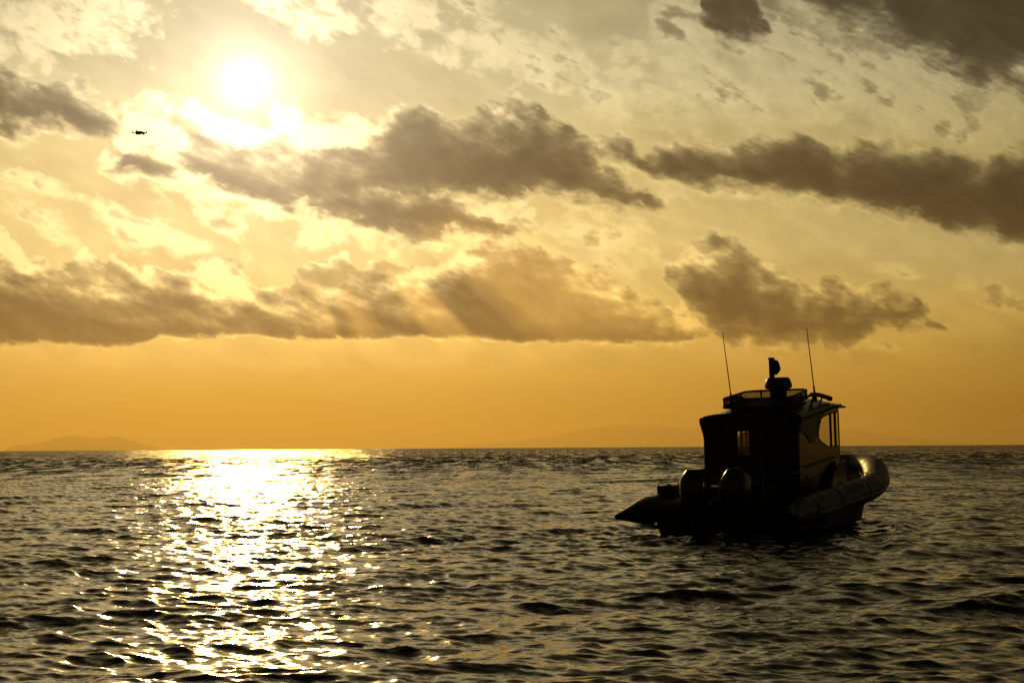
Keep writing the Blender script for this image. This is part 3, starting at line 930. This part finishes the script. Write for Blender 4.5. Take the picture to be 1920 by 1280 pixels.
# perforated sheet in panels between posts
loop = [Vector((x, y, bz(x) + 0.02)) for x, y in corner]
dense = []
for i in range(len(loop)):
    a, b = loop[i], loop[(i + 1) % len(loop)]
    n = max(1, int(round((b - a).length / 0.021)))
    dense += [a + (b - a) * (k / n) for k in range(n)]
npan = 10
cut = [int(i * len(dense) / npan) for i in range(npan + 1)]
for q in range(npan):
    pts = dense[cut[q]:cut[q + 1]] + [dense[cut[q + 1] % len(dense)]]
    bm = bmesh.new()
    rows = 8
    grid = [[bm.verts.new(p + Vector((0, 0, 0.02 + 0.145 * r / rows)) + (pts[min(i + 1, len(pts) - 1)] - p) * (0.5 if r % 2 else 0)) for r in range(rows + 1)] for i, p in enumerate(pts)]
    for i in range(len(pts) - 1):
        for r in range(rows): bm.faces.new((grid[i][r], grid[i + 1][r], grid[i + 1][r + 1], grid[i][r + 1]))
    for fc in bm.faces[:]:
        c = fc.calc_center_median()
        o = list(fc.verts)
        n_ = [bm.verts.new(c + (p.co - c) * 0.46) for p in o]
        for k in range(4): bm.faces.new((o[k], o[(k + 1) % 4], n_[(k + 1) % 4], n_[k]))
        bm.faces.remove(fc)
    add('perforated_panel', bm_mesh('perforated_panel', bm), m_matte, rack)
    p = pts[0]
    add('post', tube('post', [p, p + Vector((0, 0, 0.18))], 0.022, 8), m_matte, rack, smooth_deg=60)
for x in (2.3, 3.3):
    for y in (0.6, -0.6):
        add('rack_foot', tube('rack_foot', [(x, y, roofz(x) + 0.2), (x, y, bz(x) + 0.02)], 0.03, 8), m_matte, rack, smooth_deg=60)

# radar, mast, lamp housing
RX = 3.72
rz = 2.85
part('radar_dome', lathe('radar_dome', [(0.14, rz + 0.155), (0.27, rz + 0.165), (0.305, rz + 0.20), (0.31, rz + 0.245), (0.285, rz + 0.33), (0.262, rz + 0.39), (0.235, rz + 0.418), (0.18, rz + 0.425)], RX, -0.02, 40), m_cabin, sm=50)
part('radar_pedestal', lathe('radar_pedestal', [(0.24, rz - 0.12), (0.24, rz - 0.05), (0.15, rz + 0.02), (0.13, rz + 0.16)], RX, -0.02, 20), m_matte, sm=40)
MX = 3.40
mast = part('mast', box('mast', MX - 0.055, MX + 0.055, -0.035, 0.065, 2.66, 3.66, 0.015), m_matte)
add('mast_light', box('mast_light', MX - 0.065, MX + 0.065, -0.045, 0.075, 3.662, 3.72, 0.02), m_matte, mast, smooth_deg=40)
hs = [(0.03, 3.33, -0.075), (0.065, 3.39, -0.09), (0.085, 3.45, -0.105), (0.08, 3.52, -0.095), (0.075, 3.59, -0.085), (0.05, 3.65, -0.075), (0.02, 3.665, -0.06)]
add('searchlight_housing', loft('searchlight_housing', [superring(MX, y, z, r * 1.1, r, 18, 2.4) for r, z, y in hs]), m_matte, mast, smooth_deg=50)

# whip antennas, raked aft
for (x, y, zb), ln in (((3.10, 0.88, 2.76), 1.60), ((3.52, -0.92, 2.86), 1.52)):
    d = Vector((-0.27, 0.0, 0.954)).normalized()
    b = Vector((x, y, zb))
    an = part('whip_antenna', tube('whip_antenna', [b + d * (ln * t) for t in (0, 0.12, 0.13, 0.5, 1.0)], [0.026, 0.022, 0.0135, 0.0115, 0.008], 8), m_matte, sm=60)
    add('antenna_mount', lathe('antenna_mount', [(0.05, zb - 0.16), (0.05, zb - 0.04), (0.03, zb + 0.01)], x, y, 12), m_matte, an, smooth_deg=40)

# foredeck hatch and anchor post inside the bow
part('fore_hatch', box('fore_hatch', 5.3, 6.4, -0.6, 0.6, 0.60, 0.92, 0.08), m_hull)
part('bow_post', lathe('bow_post', [(0.06, 0.85), (0.06, 1.16), (0.08, 1.17), (0.08, 1.20)], 7.2, 0.0, 14), m_steel, sm=40)

# ------------------------------------------------------------------ drone
drone = bpy.data.objects.new('quadcopter_drone', None)
COL.objects.link(drone)
DD = 42.5
drone.location = (DD * math.sin(R(-12.38)), DD * math.cos(R(-12.38)), CAM_H + DD * math.tan(R(10.33)))
drone.rotation_euler = (R(3), R(-2), R(28))
drone['label'] = 'small dark quadcopter drone hovering in the sky below the sun'
drone['category'] = 'drone'
m_drone = paint('dark_drone_plastic', (0.03, 0.026, 0.026), 0.45)
body = [superring(0, 0, z, a, b, 20, 3.0) for z, a, b in ((-0.030, 0.085, 0.035), (-0.020, 0.105, 0.045), (0.005, 0.11, 0.048), (0.022, 0.085, 0.042), (0.034, 0.05, 0.030))]
part('body', loft('body', body), m_drone, drone, 40)
part('battery', box('battery', -0.10, 0.03, -0.036, 0.036, -0.052, -0.026, 0.008), m_drone, drone)
gm = part('gimbal', box('gimbal', 0.085, 0.125, -0.025, 0.025, -0.045, 0.0, 0.008), m_drone, drone)
add('camera_lens', box('camera_lens', 0.126, 0.134, -0.012, 0.012, -0.035, -0.012, 0.002), m_glass, gm)
for sx, sy, ez in ((1, 1, -0.012), (1, -1, -0.012), (-1, 1, 0.012), (-1, -1, 0.012)):
    e = Vector((sx * 0.125, sy * 0.155, ez))
    arm = part('arm', tube('arm', [(sx * 0.06, sy * 0.03, 0.0), (sx * 0.095, sy * 0.10, ez * 0.6), e], [0.013, 0.010, 0.009], 8), m_drone, drone, 60)
    add('motor', lathe('motor', [(0.013, ez - 0.024), (0.015, ez - 0.018), (0.015, ez + 0.020), (0.008, ez + 0.026)], e.x, e.y, 12), m_drone, arm, smooth_deg=40)
    w = 0.5 + sx * 0.9 + sy * 0.35
    tip = Vector((math.cos(w), math.sin(w), 0.0))
    c = e + Vector((0, 0, 0.029))
    nn = Vector((-tip.y, tip.x, 0))
    bl = [[c + tip * t + nn * q + Vector((0, 0, h + q * 0.25)) for q, h in ((wd, 0), (wd, 0.0015), (-wd, 0.0015), (-wd, 0))] for t, wd in ((-0.105, 0.003), (-0.07, 0.009), (-0.02, 0.007), (0.02, 0.007), (0.07, 0.009), (0.105, 0.003))]
    add('propeller', loft('propeller', bl), m_drone, arm)
    if sx < 0:
        add('landing_leg', tube('landing_leg', [e + Vector((0, 0, -0.02)), e + Vector((0.005, 0, -0.055))], [0.007, 0.004], 6), m_drone, arm)
